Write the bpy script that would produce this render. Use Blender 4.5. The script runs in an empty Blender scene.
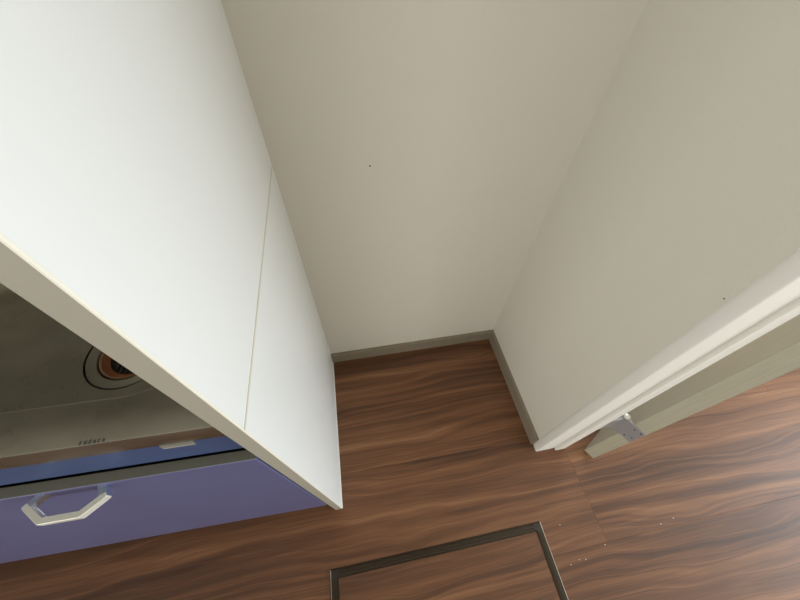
import bpy, bmesh, math, random
from mathutils import Vector, Matrix

random.seed(4)
S = bpy.context.scene
COL = S.collection

# ------------------------------------------------------------------ camera
cam_d = bpy.data.cameras.new('camera')
cam = bpy.data.objects.new('camera', cam_d)
COL.objects.link(cam)
cam_d.sensor_fit = 'HORIZONTAL'
cam_d.sensor_width = 36.0
cam_d.lens = 323.27 / 800 * 36.0
cam_d.clip_start = 0.01
rt = Vector((0.9835854, -0.17915063, 0.02155931))
up = Vector((0.12938948, 0.78352037, 0.60774517))
fw = Vector((0.12577009, 0.59497973, -0.79383941))
M = Matrix(((rt.x, up.x, -fw.x, 0.12813),
            (rt.y, up.y, -fw.y, -0.59646),
            (rt.z, up.z, -fw.z, 1.13886),
            (0, 0, 0, 1)))
cam.matrix_world = M
S.camera = cam

# ------------------------------------------------------------------ world, daylight window and added window lamps, exposure
w = bpy.data.worlds.new('world')
S.world = w
w.use_nodes = True
bg = w.node_tree.nodes['Background']
bg.inputs['Color'].default_value = (0.80, 0.90, 1.0, 1)
bg.inputs['Strength'].default_value = 1.0


def area(name, loc, direction, sx, sy, power, col):
    d = bpy.data.lights.new(name, 'AREA')
    d.shape = 'RECTANGLE'
    d.size, d.size_y = sx, sy
    d.energy = power
    d.color = col
    o = bpy.data.objects.new(name, d)
    COL.objects.link(o)
    o.location = loc
    o.rotation_euler = Vector(direction).to_track_quat('-Z', 'Y').to_euler()
    return o


# tall window of the next room (wall x = 3.0) and three unseen window lamps added for their light
area('daylight_next_room_window', (2.96, -1.42, 0.85), (-1, 0, 0), 1.9, 1.5, 84, (0.86, 0.94, 1.0))
area('added_kitchen_side_fill', (-2.16, -2.0, 1.40), (1, 0, 0), 1.3, 1.1, 15, (1.0, 0.97, 0.92))  # unseen kitchen window lamp, added to brighten the right wall
area('assumed_rear_fill', (-0.9, -2.96, 1.20), (0, 1, 0), 1.5, 1.3, 20, (1.0, 0.97, 0.92))  # assumed, unseen lamp behind the camera, sized to light the niche walls
area('added_door_face_fill', (1.75, 0.96, 1.50), (0, -1, 0), 1.0, 1.1, 26, (0.95, 0.98, 1.0))  # unseen lamp in the next room, added to brighten the door face

S.view_settings.view_transform = 'Standard'
S.view_settings.look = 'None'
S.view_settings.exposure = -0.07
S.view_settings.gamma = 1.0
S.view_settings.use_curve_mapping = False


# ------------------------------------------------------------------ materials
def mat(name):
    m = bpy.data.materials.new(name)
    m.use_nodes = True
    nt = m.node_tree
    return m, nt, nt.nodes['Principled BSDF']


def N(nt, t, **kw):
    n = nt.nodes.new(t)
    for k, v in kw.items():
        if k in n.inputs:
            n.inputs[k].default_value = v
        else:
            setattr(n, k, v)
    return n


def simple(name, col, rough=0.5, metal=0.0, bump=0.0, bscale=300.0, var=0.0, vscale=3.0, spec=None, stretch=None):
    m, nt, b = mat(name)
    b.inputs['Base Color'].default_value = (*col, 1)
    b.inputs['Roughness'].default_value = rough
    b.inputs['Metallic'].default_value = metal
    if spec is not None:
        b.inputs['Specular IOR Level'].default_value = spec
    tc = N(nt, 'ShaderNodeTexCoord')
    src = tc.outputs['Object']
    if stretch:
        mp = N(nt, 'ShaderNodeMapping')
        mp.inputs['Scale'].default_value = stretch
        nt.links.new(src, mp.inputs['Vector'])
        src = mp.outputs['Vector']
    if var:
        n = N(nt, 'ShaderNodeTexNoise', Scale=vscale, Detail=4.0)
        nt.links.new(src, n.inputs['Vector'])
        r = N(nt, 'ShaderNodeValToRGB')
        r.color_ramp.elements[0].position = 0.3
        r.color_ramp.elements[1].position = 0.7
        r.color_ramp.elements[0].color = (*[c * (1 - var) for c in col], 1)
        r.color_ramp.elements[1].color = (*[min(1, c * (1 + var)) for c in col], 1)
        nt.links.new(n.outputs['Fac'], r.inputs['Fac'])
        nt.links.new(r.outputs['Color'], b.inputs['Base Color'])
    if bump:
        n2 = N(nt, 'ShaderNodeTexNoise', Scale=bscale, Detail=3.0)
        nt.links.new(src, n2.inputs['Vector'])
        bp = N(nt, 'ShaderNodeBump', Strength=bump, Distance=0.001)
        nt.links.new(n2.outputs['Fac'], bp.inputs['Height'])
        nt.links.new(bp.outputs['Normal'], b.inputs['Normal'])
    return m


def wood_material():
    """walnut-look printed floor board, grain along the object's x axis"""
    m, nt, b = mat('walnut_floor')
    L = nt.links.new
    tc = N(nt, 'ShaderNodeTexCoord')
    inf = N(nt, 'ShaderNodeObjectInfo')
    off = N(nt, 'ShaderNodeVectorMath', operation='SCALE')
    off.inputs[0].default_value = (3.7, 5.1, 0.0)
    L(inf.outputs['Random'], off.inputs['Scale'])
    add = N(nt, 'ShaderNodeVectorMath', operation='ADD')
    L(tc.outputs['Object'], add.inputs[0])
    L(off.outputs['Vector'], add.inputs[1])

    def mp(sc):
        q = N(nt, 'ShaderNodeMapping')
        q.inputs['Scale'].default_value = sc
        L(add.outputs['Vector'], q.inputs['Vector'])
        return q.outputs['Vector']

    # wandering of the grain lines
    wn = N(nt, 'ShaderNodeTexNoise', Scale=1.0, Detail=2.0, Roughness=0.45)
    L(mp((1.7, 5.0, 1)), wn.inputs['Vector'])
    # growth rings: height field y*k + warp, folded into bands
    sep = N(nt, 'ShaderNodeSeparateXYZ')
    L(add.outputs['Vector'], sep.inputs['Vector'])
    ky = N(nt, 'ShaderNodeMath', operation='MULTIPLY')
    ky.inputs[1].default_value = 30.0
    L(sep.outputs['Y'], ky.inputs[0])
    kw = N(nt, 'ShaderNodeMath', operation='MULTIPLY_ADD')
    kw.inputs[1].default_value = 4.3
    L(wn.outputs['Fac'], kw.inputs[0])
    L(ky.outputs[0], kw.inputs[2])
    comb = N(nt, 'ShaderNodeCombineXYZ')
    L(kw.outputs[0], comb.inputs['X'])
    ring = N(nt, 'ShaderNodeTexNoise', Scale=1.35, Detail=7.0, Roughness=0.72)
    ring.noise_dimensions = '1D'
    L(kw.outputs[0], ring.inputs['W'])
    # broad tone
    br = N(nt, 'ShaderNodeTexNoise', Scale=1.0, Detail=3.0, Roughness=0.5)
    L(mp((0.9, 15.0, 1)), br.inputs['Vector'])
    # fibres
    fi = N(nt, 'ShaderNodeTexNoise', Scale=1.0, Detail=3.0, Roughness=0.6)
    L(mp((6.0, 200.0, 1)), fi.inputs['Vector'])
    m1 = N(nt, 'ShaderNodeMath', operation='MULTIPLY_ADD')
    m1.inputs[1].default_value = 0.44
    L(br.outputs['Fac'], m1.inputs[0])
    mm = N(nt, 'ShaderNodeMath', operation='MULTIPLY')
    mm.inputs[1].default_value = 0.44
    L(ring.outputs['Fac'], mm.inputs[0])
    L(mm.outputs[0], m1.inputs[2])
    m2 = N(nt, 'ShaderNodeMath', operation='MULTIPLY_ADD')
    m2.inputs[1].default_value = 0.17
    L(fi.outputs['Fac'], m2.inputs[0])
    L(m1.outputs[0], m2.inputs[2])
    r = N(nt, 'ShaderNodeValToRGB')
    e = r.color_ramp.elements
    e[0].position = 0.385
    e[0].color = (0.066, 0.0285, 0.0135, 1)
    e[1].position = 0.69
    e[1].color = (0.285, 0.140, 0.066, 1)
    for p, c in ((0.465, (0.102, 0.043, 0.0190)), (0.525, (0.148, 0.063, 0.0270)), (0.595, (0.203, 0.090, 0.0390))):
        k = e.new(p)
        k.color = (*c, 1)
    L(m2.outputs[0], r.inputs['Fac'])
    L(r.outputs['Color'], b.inputs['Base Color'])
    b.inputs['Roughness'].default_value = 0.48
    b.inputs['Specular IOR Level'].default_value = 0.42
    bp = N(nt, 'ShaderNodeBump', Strength=0.12, Distance=0.0006)
    L(fi.outputs['Fac'], bp.inputs['Height'])
    L(bp.outputs['Normal'], b.inputs['Normal'])
    return m


def steel_material():
    m, nt, b = mat('stainless_steel')
    L = nt.links.new
    b.inputs['Metallic'].default_value = 1.0
    tc = N(nt, 'ShaderNodeTexCoord')
    n = N(nt, 'ShaderNodeTexNoise', Scale=14.0, Detail=2.0, Roughness=0.5)
    L(tc.outputs['Object'], n.inputs['Vector'])
    r = N(nt, 'ShaderNodeValToRGB')
    r.color_ramp.elements[0].position = 0.35
    r.color_ramp.elements[1].position = 0.72
    r.color_ramp.elements[0].color = (0.36, 0.345, 0.285, 1)
    r.color_ramp.elements[1].color = (0.43, 0.415, 0.345, 1)
    L(n.outputs['Fac'], r.inputs['Fac'])
    L(r.outputs['Color'], b.inputs['Base Color'])
    r2 = N(nt, 'ShaderNodeMapRange')
    r2.inputs['To Min'].default_value = 0.22
    r2.inputs['To Max'].default_value = 0.36
    L(n.outputs['Fac'], r2.inputs['Value'])
    L(r2.outputs['Result'], b.inputs['Roughness'])
    return m


MT = {}
MT['wall'] = simple('wallpaper', (0.735, 0.70, 0.61), 0.75, bump=0.25, bscale=420, spec=0.25)
MT['panel'] = simple('white_melamine', (0.86, 0.865, 0.845), 0.42, bump=0.05, bscale=500)
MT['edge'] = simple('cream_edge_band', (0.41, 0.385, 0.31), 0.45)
MT['edge_highlight'] = simple('cream_rounding_highlight', (0.86, 0.82, 0.70), 0.4)  # paler than the edge band: highlight along the bevel put into the colour
MT['seam'] = simple('seam_strip', (0.74, 0.70, 0.58), 0.5)
MT['baseboard'] = simple('grey_beige_baseboard', (0.26, 0.218, 0.160), 0.5, var=0.05, vscale=40)
MT['white_trim'] = simple('white_trim', (0.90, 0.88, 0.82), 0.38)
MT['door'] = simple('khaki_grey_door', (0.44, 0.42, 0.33), 0.33, var=0.05, vscale=8, stretch=(30, 30, 1))
MT['door_edge'] = simple('khaki_door_edge', (0.50, 0.475, 0.365), 0.45, var=0.07, vscale=10, stretch=(30, 30, 1))
MT['hinge'] = simple('dull_steel_hinge', (0.40, 0.40, 0.42), 0.45, 0.35)
MT['pin_cap'] = simple('pale_pin_cap', (0.80, 0.80, 0.76), 0.3, 0.3)
MT['wood'] = wood_material()
MT['sub'] = simple('subfloor', (0.05, 0.035, 0.025), 0.9)
MT['bronze'] = simple('bronze_anodised_aluminium', (0.045, 0.031, 0.018), 0.34, 0.45)
MT['bronze_highlight'] = simple('bronze_lip_highlight', (0.55, 0.48, 0.40), 0.28, 0.9)  # pale colour stands in for the highlight line on the outer lip
MT['corner_block'] = simple('dark_plastic_corner', (0.026, 0.018, 0.012), 0.35)
MT['steel'] = steel_material()
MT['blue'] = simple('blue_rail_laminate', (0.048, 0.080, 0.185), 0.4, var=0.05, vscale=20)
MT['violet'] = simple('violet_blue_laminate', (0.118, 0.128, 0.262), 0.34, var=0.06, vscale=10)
MT['grey_edge'] = simple('grey_green_edge', (0.155, 0.15, 0.115), 0.5)
MT['carcass'] = simple('dark_carcass', (0.03, 0.03, 0.035), 0.7)
MT['handle'] = simple('satin_nickel', (0.80, 0.78, 0.68), 0.32, 0.30)
MT['handle_leg'] = simple('nickel_leg_blue_reflection', (0.60, 0.66, 0.78), 0.2, 0.9)  # bluish tint: reflection of the blue front put into the nickel colour
MT['catch'] = simple('grey_catch', (0.42, 0.40, 0.37), 0.45, 0.3)
MT['rubber'] = simple('orange_rubber', (0.30, 0.095, 0.028), 0.5, var=0.3, vscale=60)
MT['mesh'] = simple('dark_strainer', (0.10, 0.085, 0.06), 0.4, 0.5)
MT['lip'] = simple('tan_drain_lip', (0.40, 0.27, 0.17), 0.4)
MT['groove'] = simple('dark_groove', (0.012, 0.011, 0.009), 0.6)
MT['mark'] = simple('dark_mark', (0.03, 0.028, 0.024), 0.6)
MT['stamp'] = simple('faint_stamp_ink', (0.10, 0.10, 0.085), 0.5)
MT['crumb'] = simple('pale_crumb', (0.78, 0.72, 0.64), 0.7)
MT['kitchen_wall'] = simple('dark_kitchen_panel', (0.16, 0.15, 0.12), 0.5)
MT['ceiling'] = simple('ceiling_paper', (0.72, 0.70, 0.64), 0.8)


# ------------------------------------------------------------------ helpers
def obj(name, bm, m, parent=None, smooth=False, loc=None, rz=0.0):
    me = bpy.data.meshes.new(name)
    bmesh.ops.recalc_face_normals(bm, faces=bm.faces)
    bm.to_mesh(me)
    bm.free()
    o = bpy.data.objects.new(name, me)
    COL.objects.link(o)
    if m is not None:
        for k in (m if isinstance(m, (list, tuple)) else [m]):
            me.materials.append(k)
    if parent:
        o.parent = parent
    if loc:
        o.location = loc
    o.rotation_euler.z = rz
    if smooth:
        for p in me.polygons:
            p.use_smooth = True
        me.set_sharp_from_angle(angle=math.radians(35))
    return o


def tag(o, label, cat, group=None, kind=None):
    o['label'] = label
    o['category'] = cat
    if group:
        o['group'] = group
    if kind:
        o['kind'] = kind
    return o


def empty(name, loc, rz=0.0):
    o = bpy.data.objects.new(name, None)
    COL.objects.link(o)
    o.location = loc
    o.rotation_euler.z = rz
    o.empty_display_size = 0.05
    return o


def box(bm, x0, x1, y0, y1, z0, z1, bevel=0.0, seg=2):
    r = bmesh.ops.create_cube(bm, size=1.0)
    vs = r['verts']
    for v in vs:
        v.co = Vector(((x0 + x1) / 2 + v.co.x * (x1 - x0), (y0 + y1) / 2 + v.co.y * (y1 - y0), (z0 + z1) / 2 + v.co.z * (z1 - z0)))
    if bevel:
        es = list({e for v in vs for e in v.link_edges})
        bmesh.ops.bevel(bm, geom=es, offset=bevel, segments=seg, affect='EDGES', profile=0.5)
    return vs


def bx(*a, **k):
    bm = bmesh.new()
    box(bm, *a, **k)
    return bm


def prism(bm, pts, z0, z1):
    """extrude a 2-D outline (x, y) from z0 to z1"""
    a = [bm.verts.new((p[0], p[1], z0)) for p in pts]
    b = [bm.verts.new((p[0], p[1], z1)) for p in pts]
    n = len(pts)
    bm.faces.new(a[::-1])
    bm.faces.new(b)
    for i in range(n):
        bm.faces.new((a[i], a[(i + 1) % n], b[(i + 1) % n], b[i]))


def slab(xs, ys, holes, z0, z1):
    """one board, grid-cut so that rectangular holes can be left open"""
    bm = bmesh.new()
    cells = set()
    for i in range(len(xs) - 1):
        for j in range(len(ys) - 1):
            cx, cy = (xs[i] + xs[i + 1]) / 2, (ys[j] + ys[j + 1]) / 2
            if not any(h[0] < cx < h[1] and h[2] < cy < h[3] for h in holes):
                cells.add((i, j))
    V = {}

    def v(i, j, k):
        if (i, j, k) not in V:
            V[(i, j, k)] = bm.verts.new((xs[i], ys[j], (z0, z1)[k]))
        return V[(i, j, k)]
    for i, j in cells:
        bm.faces.new([v(i, j, 1), v(i + 1, j, 1), v(i + 1, j + 1, 1), v(i, j + 1, 1)])
        bm.faces.new([v(i, j + 1, 0), v(i + 1, j + 1, 0), v(i + 1, j, 0), v(i, j, 0)])
        for di, dj, a, b in ((-1, 0, (0, 1), (0, 0)), (1, 0, (1, 0), (1, 1)), (0, -1, (0, 0), (1, 0)), (0, 1, (1, 1), (0, 1))):
            if (i + di, j + dj) not in cells:
                bm.faces.new([v(i + a[0], j + a[1], 0), v(i + b[0], j + b[1], 0), v(i + b[0], j + b[1], 1), v(i + a[0], j + a[1], 1)])
    return bm


def lathe(bm, prof, cx, cy, seg=32):
    rings = []
    for r, z in prof:
        rings.append([bm.verts.new((cx + r * math.cos(2 * math.pi * k / seg), cy + r * math.sin(2 * math.pi * k / seg), z)) for k in range(seg)])
    for a, b in zip(rings[:-1], rings[1:]):
        for k in range(seg):
            bm.faces.new((a[k], a[(k + 1) % seg], b[(k + 1) % seg], b[k]))
    return rings


# ------------------------------------------------------------------ measures (metres; x right, y into the niche, z up)
W = 0.63          # niche width at the floor (between panel and right baseboard)
D = 0.4796        # depth of the left panel
XR = 0.640        # face of the right wall
YB = 0.011        # face of the back wall
YE = -0.432       # end face of the right wall
XJ = 0.702        # door jamb starts
XJ2 = 0.734       # door jamb ends
DOOR_TOP = 2.0
YO = -1.22        # other side of the doorway
H = 2.4
X0, X1, Y0, Y1 = -2.2, 3.0, -3.0, 1.0
HX0, HX1, HY1, HY0 = -0.042, 0.567, -0.6145, -1.2205   # floor hatch outline

# ------------------------------------------------------------------ floor
floor = obj('floor', bx(X0 - .1, X1 + .1, Y0 - .1, Y1 + .1, -0.10, -0.012), MT['sub'])
tag(floor, 'walnut-look wooden floor of wide boards with wavy brown grain', 'floor', kind='structure')
PW, PL, GAP = 0.303, 1.818, 0.00014
ROW0 = -0.695
joints = {0: 0.737, 1: 1.598, 2: 0.70, -1: 1.598, -2: 0.55}
proto = None
for r in range(-8, 6):
    y0 = ROW0 + r * PW
    y1 = y0 + PW
    jx = joints.get(r, 0.737 if r % 2 == 0 else 1.598)
    k0 = math.floor((X0 - .1 - jx) / PL)
    x = jx + k0 * PL
    while x < X1 + .1:
        a, b = max(x, X0 - .1), min(x + PL, X1 + .1)
        ya, yb = max(y0, Y0 - .1), min(y1, Y1 + .1)
        if b - a > 0.03 and yb - ya > 0.02:
            mx, my = (a + b) / 2, (ya + yb) / 2
            hit = a < HX1 and b > HX0 and ya < HY1 and yb > HY0
            full = abs(b - a - PL) < 1e-6 and abs(yb - ya - PW) < 1e-6 and not hit
            if full and proto is not None:
                o = bpy.data.objects.new('floor_board', proto.data)
                COL.objects.link(o)
                o.parent = floor
                o.location = (mx, my, 0)
            elif hit:
                xs = sorted({a + GAP - mx, b - GAP - mx} | {h - mx for h in (HX0, HX1) if a < h < b})
                ys = sorted({ya + GAP - my, yb - GAP - my} | {h - my for h in (HY0, HY1) if ya < h < yb})
                bm = slab(xs, ys, [(HX0 - mx, HX1 - mx, HY0 - my, HY1 - my)], -0.012, 0.0)
                if len(bm.faces):
                    obj('floor_board', bm, MT['wood'], floor, loc=(mx, my, 0))
                else:
                    bm.free()
            else:
                o = obj('floor_board', bx(a + GAP - mx, b - GAP - mx, ya + GAP - my, yb - GAP - my, -0.012, 0.0, bevel=0.0004, seg=1), MT['wood'], floor, loc=(mx, my, 0))
                if full:
                    proto = o
        x += PL

# ------------------------------------------------------------------ walls
wb = obj('wall_back', bx(-0.0, XR + 0.13, YB, YB + 0.10, 0, H), MT['wall'])
tag(wb, 'off-white papered back wall of the empty niche', 'wall', kind='structure')
obj('pin_hole', bx(0.1835, 0.1872, YB - 0.0006, YB + 0.001, 0.785, 0.7872), MT['mark'], wb)

wr = obj('wall_right', slab([XR, XJ2], [YE, YB], [], 0, H), MT['wall'])
# stretch of wall that closes the next room behind the niche, one body with the right wall
tag(wr, 'off-white papered wall on the right side of the niche', 'wall', kind='structure')
obj('pin_hole', bx(XR - 0.0004, XR + 0.001, -0.4050, -0.4028, 0.784, 0.7856), MT['mark'], wr)

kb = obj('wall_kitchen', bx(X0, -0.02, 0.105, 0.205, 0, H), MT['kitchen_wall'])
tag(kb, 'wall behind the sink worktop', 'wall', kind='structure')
nl = obj('wall_divider', bx(XR, XJ2, YB + .10, Y1 + .1, 0, H), MT['wall'])
tag(nl, 'wall of the next room beside the niche', 'wall', kind='structure')
pr = obj('wall_pier', bx(XR, XJ2, Y0, YO, 0, H), MT['wall'])
tag(pr, 'papered wall on the near side of the doorway', 'wall', kind='structure')
ln = obj('wall_lintel', bx(XR, XJ2, YO, YE, DOOR_TOP + .03, H), MT['wall'])
tag(ln, 'papered wall above the doorway', 'wall', kind='structure')
ce = obj('ceiling', bx(X0 - .1, X1 + .1, Y0 - .1, Y1 + .1, H, H + .1), MT['ceiling'])
tag(ce, 'plain white ceiling over both rooms', 'ceiling', kind='structure')


def window_wall(name, axis, pos, a0, a1, wa0, wa1, wz0, wz1, label):
    bm = bmesh.new()

    def piece(u0, u1, z0, z1):
        if axis == 'x':
            box(bm, pos, pos + .1, u0, u1, z0, z1)
        else:
            box(bm, u0, u1, pos - .1, pos, z0, z1)
    piece(a0, wa0, 0, H)
    piece(wa1, a1, 0, H)
    if wz0 > 0.01:
        piece(wa0, wa1, 0, wz0)
    piece(wa0, wa1, wz1, H)
    o = obj(name, bm, MT['wall'])
    tag(o, label, 'wall', kind='structure')


def window(name, axis, pos, wa0, wa1, wz0, wz1, label):
    root = empty(name, (pos, (wa0 + wa1) / 2, wz0) if axis == 'x' else ((wa0 + wa1) / 2, pos, wz0))
    tag(root, label, 'window', kind='structure')
    hw, hh = (wa1 - wa0) / 2, wz1 - wz0

    def piece(n, u0, u1, z0, z1, t0=0.05, t1=0.09):
        if axis == 'x':
            obj(n, bx(t0, t1, u0, u1, z0, z1), MT['white_trim'], root)
        else:
            obj(n, bx(u0, u1, -t1, -t0, z0, z1), MT['white_trim'], root)
    piece('window_frame', -hw, -hw + .04, 0, hh)
    piece('window_frame', hw - .04, hw, 0, hh)
    piece('window_frame', -hw + .04, hw - .04, 0, .04)
    piece('window_frame', -hw + .04, hw - .04, hh - .04, hh)
    piece('mullion', -.025, .025, .04, hh - .04)


window_wall('wall_window', 'x', X1, Y0, Y1 + .1, -2.4, -0.4, 0.05, 1.75, 'wall of the next room that holds its tall window')
window('window_1', 'x', X1, -2.4, -0.4, 0.05, 1.75, 'tall white-framed window of the next room')
window_wall('wall_next', 'y', Y1 + .1, XJ2, X1, 1.2, 2.3, 0.90, 2.1, 'wall of the next room behind the open door, with an opening for an added window')
window('added_window_4', 'y', Y1 + .14, 1.2, 2.3, 0.90, 2.1, 'unseen white-framed window added behind the open door for its light')  # invented frame to go with the door-face lamp
window_wall('wall_side', 'x', X0 - .1, Y0, 0.205, -2.7, -1.3, 0.80, 2.0, 'far side wall of the kitchen with an opening for an added window')
window('added_window_3', 'x', X0 - .14, -2.7, -1.3, 0.80, 2.0, 'unseen white-framed window added in the far side wall of the kitchen for its light')  # invented frame to go with the kitchen side lamp
window_wall('wall_front', 'y', Y0, X0 - .1, X1 + .1, -1.7, -0.1, 0.50, 1.90, 'kitchen wall behind the camera with an opening for an assumed window')
window('assumed_window_2', 'y', Y0, -1.7, -0.1, 0.50, 1.90, 'unseen, assumed white-framed kitchen window behind the camera, sized for its light')  # assumed frame to go with the rear lamp

# ------------------------------------------------------------------ baseboards
BH = 0.054
bb = obj('baseboard_back', bx(0.0, W, 0.0, YB, 0, BH, bevel=0.0008, seg=1), MT['baseboard'])
tag(bb, 'grey-beige baseboard along the foot of the niche back wall', 'baseboard', kind='structure')
br = obj('baseboard_right', bx(W, XR, -0.411, YB, 0, BH, bevel=0.0008, seg=1), MT['baseboard'])
tag(br, 'grey-beige baseboard along the foot of the right niche wall', 'baseboard', kind='structure')

# rounded white corner guard on the end of the right wall
bm = bmesh.new()
xo, yo, rr = XR - 0.0025, YE - 0.0025, 0.0028
pts = [(XR, -0.409), (XR - 0.0005, -0.4098), (xo, -0.4160)]
for k in range(7):
    t = math.pi + k / 6 * math.pi / 2
    pts.append((xo + rr + rr * math.cos(t), yo + rr + rr * math.sin(t)))
pts += [(XJ - 0.0035, yo), (XJ - 0.0035, YE + 0.001), (XR + 0.001, YE + 0.001), (XR + 0.001, -0.409)]
prism(bm, pts, 0, H)
t1 = obj('trim_1', bm, MT['white_trim'], smooth=True)
tag(t1, 'white rounded corner casing on the end of the right wall', 'trim', kind='structure')

# door jamb lining
bm = bmesh.new()
box(bm, XJ, XJ2 + 0.002, YE - 0.0105, YE, 0, DOOR_TOP, bevel=0.0012, seg=2)
t2 = obj('trim_2', bm, MT['white_trim'])
tag(t2, 'narrow bright white door jamb beside the corner casing', 'trim', kind='structure')
obj('head_jamb', bx(XR - .004, XJ2 + .002, YO, YE, DOOR_TOP, DOOR_TOP + .03), MT['white_trim'], t2)
obj('near_jamb', bx(XR - .004, XJ2 + .002, YO, YO + .025, 0, DOOR_TOP), MT['white_trim'], t2)

# ------------------------------------------------------------------ left partition panel (upper and lower board, seam, edge band)
PT = 0.0195
ZS = 0.803
pl = empty('wall_left', (0, -D, 0))
tag(pl, 'white melamine partition panel with cream front edge between sink and niche', 'panel', kind='structure')


def board(name, z0, z1):
    bm = bmesh.new()
    box(bm, -PT, -0.0, 0.0012, D + YB + .10, z0, z1)
    obj(name, bm, MT['panel'], pl)


board('lower_board', 0.0, ZS - 0.001)
board('upper_board', ZS + 0.001, H)
obj('seam_strip', bx(-0.006, 0.0009, 0.0004, D + YB, ZS - 0.0016, ZS + 0.0016), MT['seam'], pl)
bm = bmesh.new()
prism(bm, [(-PT, 0.0012), (-PT, 0.0002), (-PT + 0.0008, -0.0005), (-0.0015, -0.0005), (-0.0015, 0.0012)], 0, H)
obj('edge_band', bm, MT['edge'], pl)
bm = bmesh.new()
pts = [(-0.0015, 0.0012), (-0.0015, -0.0005)]
for k in range(7):
    t = -math.pi / 2 + k / 6 * math.pi / 2
    pts.append((-0.0012 + 0.0013 * math.cos(t), 0.0008 + 0.0013 * math.sin(t)))
pts += [(0.0001, 0.0012)]
prism(bm, pts, 0, H)
obj('edge_rounding', bm, MT['edge_highlight'], pl, smooth=True)
obj('floor_sealant', bx(-0.0, 0.0022, 0.0, D, 0.0, 0.003), MT['white_trim'], pl)

# ------------------------------------------------------------------ open door with its hinge
A = Vector((0.794, -0.4590, 0))
ANG = math.radians(29)
dr = empty('door_1', (A.x, A.y, 0), ANG)
tag(dr, 'khaki-grey door standing open against the white jamb', 'door', kind='structure')
DT, DW = 0.033, 0.74
# local frame: x along the leaf, y = 0 at the face towards the jamb, the other face at -DT
obj('leaf', bx(0.0008, DW, -DT, 0.0, 0.008, 1.985, bevel=0.0006, seg=1), MT['door'], dr)
obj('hinge_edge', bx(-0.0004, 0.0009, -DT + 0.0005, -0.0005, 0.0085, 1.984), MT['door_edge'], dr)
hz0, hz1 = 0.212, 0.285
hg = obj('hinge_leaf', bx(-0.0022, -0.0004, -DT + 0.001, -0.0002, hz0, hz1, bevel=0.0008, seg=1), MT['hinge'], dr)
inv = Matrix.Rotation(-ANG, 4, 'Z') @ Matrix.Translation(-A)
PIN = inv @ Vector((0.7850, -0.4370, 0))
bm = bmesh.new()
JL = inv @ Vector((XJ2 + 0.002, -0.4410, 0))
JM = inv @ Vector((XJ2 + 0.002, -0.4395, 0))
prism(bm, [(JL.x, JL.y), (JM.x, JM.y), (PIN.x + 0.001, PIN.y + 0.004), (PIN.x - 0.001, PIN.y - 0.004)], hz0 - .004, hz1 - .004)
obj('jamb_leaf', bm, MT['hinge'], dr)
# throat of the leaf that reaches from the edge to the pin
bm = bmesh.new()
e0 = Vector((-0.0022, -0.0010))
e1 = Vector((-0.0004, -0.0002))
prism(bm, [(e0.x, e0.y), (e1.x, e1.y), (PIN.x + 0.0055, PIN.y - 0.002), (PIN.x - 0.0055, PIN.y - 0.002)], hz0, hz1)
obj('throat', bm, MT['hinge'], hg)
for z0, z1 in ((hz0, hz0 + .023), (hz0 + .0245, hz1 - .0255), (hz1 - .024, hz1)):
    bm = bmesh.new()
    R = lathe(bm, [(0.0066, z0), (0.0072, z0 + .0008), (0.0072, z1 - .0008), (0.0066, z1)], PIN.x, PIN.y, 20)
    bm.faces.new(R[0][::-1]); bm.faces.new(R[-1])
    obj('knuckle', bm, MT['hinge'], hg, smooth=True)
bm = bmesh.new()
R = lathe(bm, [(0.0074, hz1), (0.0082, hz1 + .002), (0.0078, hz1 + .005), (0.005, hz1 + .0075), (0.001, hz1 + .0085)], PIN.x, PIN.y, 20)
bm.faces.new(R[0][::-1]); bm.faces.new(R[-1])
obj('pin_cap', bm, MT['pin_cap'], hg, smooth=True)
for (yy, zz) in ((-0.010, hz0 + .012), (-0.024, hz0 + .024), (-0.010, hz1 - .014), (-0.025, hz1 - .010)):
    bm = bmesh.new()
    c = bmesh.ops.create_cone(bm, cap_ends=True, segments=12, radius1=0.0021, radius2=0.0018, depth=0.0012)
    bmesh.ops.rotate(bm, verts=bm.verts, matrix=Matrix.Rotation(math.pi / 2, 3, 'Y'))
    bmesh.ops.translate(bm, verts=bm.verts, vec=(-0.0024, yy, zz))
    obj('screw', bm, MT['mark'], hg)

# ------------------------------------------------------------------ floor hatch
hx, hy = (HX0 + HX1) / 2, (HY0 + HY1) / 2
hw, hh = (HX1 - HX0) / 2 - 0.0006, (HY1 - HY0) / 2 - 0.0006
ht = empty('floor_hatch', (hx, hy, 0))
tag(ht, 'square underfloor hatch with dark bronze metal frame set in the floor', 'floor hatch')
RW = 0.0205


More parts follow.
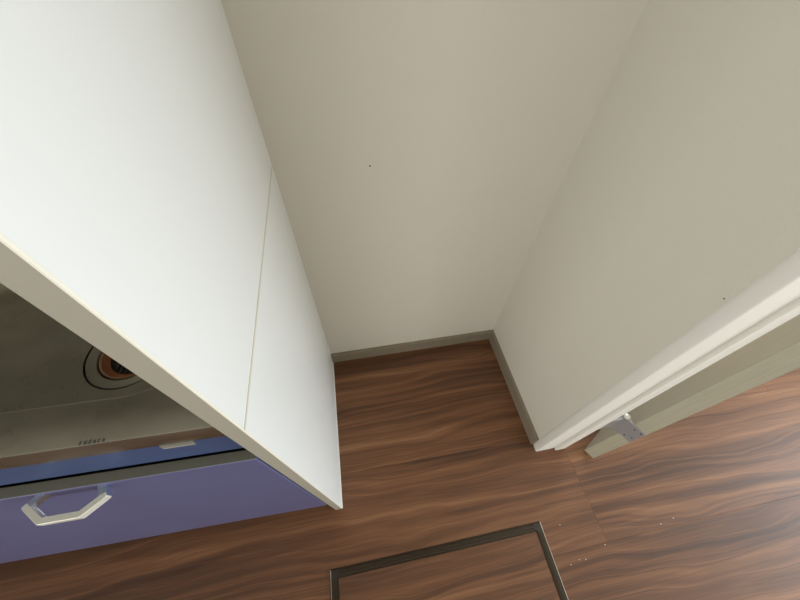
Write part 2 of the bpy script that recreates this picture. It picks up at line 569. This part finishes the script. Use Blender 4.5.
def rail(side):
    """profile (distance inwards, height); returns rail with mitred ends hidden under the corner blocks"""
    prof = [(0, -0.012), (0, 0.0022), (0.0004, 0.0026), (0.0018, 0.0026), (0.0022, 0.0006), (0.0036, 0.0006), (0.0040, 0.0022), (0.0105, 0.0026),
            (0.0108, 0.0012), (0.0120, 0.0012), (0.0123, 0.0024), (0.0172, 0.0020), (0.0175, 0.0004), (0.0185, 0.0004), (0.0188, 0.0016), (RW, 0.0014), (RW, -0.012)]
    bm = bmesh.new()
    L = (hw if side in 'ns' else hh)
    rings = []
    for s in (-1, 1):
        ring = []
        for d, z in prof:
            u = s * (L - d)
            if side == 'n':
                p = (u, hh - d, z)
            elif side == 's':
                p = (u, -hh + d, z)
            elif side == 'e':
                p = (hw - d, u, z)
            else:
                p = (-hw + d, u, z)
            ring.append(bm.verts.new(p))
        rings.append(ring)
    n = len(prof)
    for i in range(n):
        f = bm.faces.new((rings[0][i], rings[0][(i + 1) % n], rings[1][(i + 1) % n], rings[1][i]))
        f.material_index = 1 if (side in 'ew' and i in (1, 2)) else 0  # highlight coloured in on the outer lip of the side rails only
    bm.faces.new(rings[0]); bm.faces.new(rings[1][::-1])
    obj('frame_rail', bm, [MT['bronze'], MT['bronze_highlight']], ht)


for sd in 'nsew':
    rail(sd)
for sx in (-1, 1):
    for sy in (-1, 1):
        bm = bmesh.new()
        c = 0.0255
        q = 0.007
        out = [(0.0022, 0.0022), (c, 0.0022), (c, 0.0165)]
        for k in range(5):
            t = -math.pi / 2 - k / 4 * math.pi / 2
            out.append((0.0165 + q + q * math.cos(t), 0.0165 + q + q * math.sin(t) ))
        out += [(0.0165, c), (0.0022, c)]
        fin = []
        for p in out:
            if not fin or (Vector(p) - Vector(fin[-1])).length > 1e-5:
                fin.append(p)
        prism(bm, [(sx * (hw - p[0]), sy * (hh - p[1])) for p in fin], -0.01, 0.0034)
        blk = obj('corner_block', bm, MT['corner_block'], ht)
        bm = bmesh.new()
        xa, xb = sorted((sx * (hw - 0.0000), sx * (hw - 0.0022)))
        ya, yb = sorted((sy * (hh - 0.0000), sy * (hh - c + .006)))
        box(bm, xa, xb, ya, yb, 0.0, 0.0036)
        obj('bright_tip', bm, MT['bronze_highlight'], blk)
lid = obj('lid_board', bx(-hw + RW, hw - RW, -hh + RW, hh - RW, -0.012, 0.0006, bevel=0.0005, seg=1), MT['wood'], ht)

# ------------------------------------------------------------------ kitchen unit (turned a little against the niche)
KO = (0.0, -0.4705, 0.0)
KR = -math.radians(1.37)
CW = 1.35
kx1 = -PT - 0.0025
ZC = 0.800

cab = empty('sink_base_cabinet', KO, KR)
tag(cab, 'violet-blue sink base cabinet with angular nickel handle and dark gap below its blue rail', 'cabinet')
bm = bmesh.new()
box(bm, -CW, -CW + .016, 0.020, 0.53, 0.10, 0.755)
box(bm, kx1 - .028, kx1 - .012, 0.020, 0.53, 0.10, 0.755)
box(bm, -CW + .016, kx1 - .028, 0.514, 0.53, 0.10, 0.755)
box(bm, -CW + .016, kx1 - .028, 0.020, 0.514, 0.10, 0.116)
box(bm, -CW + .016, kx1 - .028, 0.020, 0.036, 0.68, 0.755)
obj('carcass', bm, MT['carcass'], cab)
obj('toe_kick', bx(-CW, kx1 - 0.012, 0.06, 0.075, 0.0, 0.10), MT['carcass'], cab)
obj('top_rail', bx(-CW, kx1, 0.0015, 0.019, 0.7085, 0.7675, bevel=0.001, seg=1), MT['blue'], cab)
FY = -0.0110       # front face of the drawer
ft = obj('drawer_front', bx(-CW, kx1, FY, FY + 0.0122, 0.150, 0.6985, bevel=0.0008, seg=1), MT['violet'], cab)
obj('top_edge', bx(-CW, kx1, FY + 0.0004, FY + 0.0122, 0.6986, 0.7000), MT['grey_edge'], ft)
# handle
hd = empty('handle', (0, 0, 0))
hd.parent = ft
hcx, hzc = -0.2475, 0.688
hh2 = 0.0050


def strip(bm, path, thick, z0, z1):
    """flat bar bent along a 2-D path, mitred"""
    P = [Vector(p) for p in path]
    lo, ro = [], []
    for i, p in enumerate(P):
        d0 = (P[i] - P[i - 1]).normalized() if i else (P[1] - P[0]).normalized()
        d1 = (P[i + 1] - P[i]).normalized() if i < len(P) - 1 else d0
        n0, n1 = Vector((-d0.y, d0.x)), Vector((-d1.y, d1.x))
        nn = (n0 + n1).normalized()
        k = thick / 2 / max(0.3, nn.dot(n0))
        lo.append(p + nn * k)
        ro.append(p - nn * k)
    prism(bm, [tuple(v) for v in lo] + [tuple(v) for v in ro[::-1]], z0, z1)


bm = bmesh.new()
strip(bm, [(-.2795, -.0195), (-.2765, -.0222), (-.2550, -.0392), (-.2140, -.0388), (-.1960, -.0240), (-.1920, -.0215)], 0.0062, hzc - hh2, hzc + hh2)
bmesh.ops.bevel(bm, geom=list(bm.edges), offset=0.0009, segments=1, affect='EDGES')
obj('grip', bm, MT['handle'], hd)
hd_children = []
for s, xx in ((-1, -.2660), (1, -.2010)):
    bm = bmesh.new()
    xe = -.2772 if s < 0 else -.1955
    prism(bm, [(xx - .0052, FY + .0005), (xx + .0052, FY + .0005), (xe + .0042, -.0225), (xe - .0042, -.0225)], hzc - 0.006, hzc + 0.004)
    obj('foot', bm, MT['handle_leg'], hd)
# small catch plate under the steel nosing
bm = bmesh.new()
prism(bm, [(-0.1005, 0.0010), (-0.0675, 0.0010), (-0.0650, -0.0012), (-0.0645, -0.0028), (-0.0960, -0.0028), (-0.0995, -0.0010)], 0.7630, 0.7676)
obj('catch_plate', bm, MT['catch'], cab)

# ------------------------------------------------------------------ stainless worktop with sink bowl
wt = empty('sink_worktop', KO, KR)
tag(wt, 'stainless steel sink worktop with deep bowl and round drain', 'sink')
NV = 96


def rrect(x0, x1, y0, y1, r, z):
    pts = []
    per = NV // 4
    for cx_, cy_, a in ((x1 - r, y1 - r, 0), (x0 + r, y1 - r, 90), (x0 + r, y0 + r, 180), (x1 - r, y0 + r, 270)):
        for k in range(per):
            t = math.radians(a + 90.0 * k / (per - 1))
            pts.append((cx_ + r * math.cos(t), cy_ + r * math.sin(t), z))
    return pts


def circ(cx_, cy_, r, z):
    pts = []
    per = NV // 4
    for a in (0, 90, 180, 270):
        for k in range(per):
            t = math.radians(a + 90.0 * (k + .5) / per)
            pts.append((cx_ + r * math.cos(t), cy_ + r * math.sin(t), z))
    return pts


bm = bmesh.new()
bx0, bx1, by0, by1 = -0.74, -0.060, 0.048, 0.430
ZB = 0.62
DCX, DCY = -0.286, 0.222
loops = []
tx0, tx1, ty0, ty1 = -CW, kx1, 0.0, 0.555
loops.append(rrect(tx0, tx1, ty0, ty1, 0.0008, ZC - 0.032))
loops.append(rrect(tx0, tx1, ty0, ty1, 0.0008, ZC - 0.002))
loops.append(rrect(tx0 + .0006, tx1 - .0006, ty0 + .0006, ty1 - .0006, 0.0008, ZC - 0.0006))
loops.append(rrect(tx0 + .002, tx1 - .002, ty0 + .002, ty1 - .002, 0.0008, ZC))
loops.append(rrect(bx0 - .004, bx1 + .004, by0 - .004, by1 + .004, 0.079, ZC))
for k in range(1, 5):
    t = k / 4 * math.pi / 2
    d = 0.004 * (1 - math.sin(t))
    loops.append(rrect(bx0 - d, bx1 + d, by0 - d, by1 + d, 0.075 + d, ZC - 0.004 * (1 - math.cos(t))))
fr = 0.045
tap = 0.012
loops.append(rrect(bx0 + tap, bx1 - tap, by0 + tap, by1 - tap, 0.07, ZB + 0.008 + fr))
for k in range(1, 7):
    t = k / 6 * math.pi / 2
    d = tap + fr * (1 - math.cos(t))
    loops.append(rrect(bx0 + d, bx1 - d, by0 + d, by1 - d, max(0.03, 0.07 - d * .6), ZB + 0.008 + fr * (1 - math.sin(t))))
loops.append(circ(DCX, DCY, 0.082, ZB + 0.0015))
loops.append(circ(DCX, DCY, 0.0715, ZB))
loops.append(circ(DCX, DCY, 0.0705, ZB - 0.006))
VS = [[bm.verts.new(p) for p in lp] for lp in loops]
for a, b in zip(VS[:-1], VS[1:]):
    for k in range(NV):
        bm.faces.new((a[k], a[(k + 1) % NV], b[(k + 1) % NV], b[k]))
bmesh.ops.remove_doubles(bm, verts=bm.verts, dist=1e-6)
obj('top', bm, MT['steel'], wt, smooth=True)
# drain: groove, flange, rubber ring, strainer basket
bm = bmesh.new()
R = lathe(bm, [(0.0705, ZB - 0.003), (0.0690, ZB - 0.003)], DCX, DCY, 48)
obj('drain_groove', bm, MT['groove'], wt)
bm = bmesh.new()
lathe(bm, [(0.0692, ZB - 0.006), (0.0690, ZB - 0.0010), (0.0680, ZB - 0.0003), (0.0540, ZB - 0.0030), (0.0520, ZB - 0.0060), (0.0520, ZB - 0.020)], DCX, DCY, 48)
fl = obj('drain_flange', bm, MT['steel'], wt, smooth=True)
bm = bmesh.new()
lathe(bm, [(0.0506, ZB - 0.020), (0.0506, ZB - 0.0045), (0.0495, ZB - 0.0030), (0.0480, ZB - 0.0040), (0.0473, ZB - 0.0060)], DCX, DCY, 48)
obj('drain_lip', bm, MT['lip'], fl, smooth=True)
bm = bmesh.new()
lathe(bm, [(0.0473, ZB - 0.0060), (0.0445, ZB - 0.010), (0.0385, ZB - 0.013)], DCX, DCY, 48)
obj('rubber_ring', bm, MT['rubber'], fl, smooth=True)
bm = bmesh.new()
R = lathe(bm, [(0.0390, ZB - 0.013), (0.0360, ZB - 0.022), (0.006, ZB - 0.024)], DCX, DCY, 48)
bm.faces.new(R[-1])
bk = obj('strainer', bm, MT['mesh'], wt, smooth=True)
for k in range(-3, 4):
    x_ = DCX + k * 0.0085
    half = math.sqrt(max(0, 0.035 ** 2 - (k * 0.0085) ** 2))
    obj('strainer_bar', bx(x_ - 0.0018, x_ + 0.0018, DCY - half, DCY + half, ZB - 0.023, ZB - 0.0195), MT['groove'], bk)
# faint dark stamp by the front edge and a few water stains
ms = empty('stamp', (0, 0, 0))
ms.parent = wt
for i, (ax, ww, hh_) in enumerate(((-0.1555, .0018, .005), (-0.1515, .0030, .0045), (-0.1470, .0022, .005), (-0.1430, .0026, .0042), (-0.1390, .0018, .005), (-0.1350, .0024, .0045))):
    obj('stamp_stroke', bx(ax, ax + ww, 0.0012, 0.0012 + hh_ * .8, ZC - 0.0002, ZC + 0.0003), MT['stamp'], ms)

# ------------------------------------------------------------------ crumbs on the floor
spots = [((606, 545), (0.7268, -0.6990)), ((579, 556), (0.637, -0.7165)), ((663, 535), (0.917, -0.684)), ((677, 531), (0.963, -0.678)), ((565, 527), (0.621, -0.633)), ((569, 560), (0.609, -0.722)), ((585, 556), (0.655, -0.719))]
CRUMB = ['pale crumb at the corner where the floor board seams meet',
         'middle one of three tiny pale crumbs in a row beside the hatch frame',
         'pale crumb on the floor boards, left one of the pair nearest the door',
         'pale crumb on the floor boards, right one of the pair nearest the door',
         'lone tiny pale crumb on the floor near the far right corner of the hatch',
         'leftmost of three tiny pale crumbs in a row, nearest the hatch frame',
         'rightmost of three tiny pale crumbs in a row beside the hatch frame']
for i, (px, (x, y)) in enumerate(spots):
    bm = bmesh.new()
    bmesh.ops.create_icosphere(bm, subdivisions=1, radius=0.0017 if i in (0, 2, 3) else 0.0012)
    for v in bm.verts:
        v.co = Vector((v.co.x * random.uniform(.8, 1.5), v.co.y * random.uniform(.6, 1.1), v.co.z * .6))
    zmin = min(v.co.z for v in bm.verts)
    for v in bm.verts:
        v.co.z -= zmin
    c = obj('crumb', bm, MT['crumb'], loc=(x, y, 0.0))
    tag(c, CRUMB[i], 'crumb', 'crumbs on the floor')
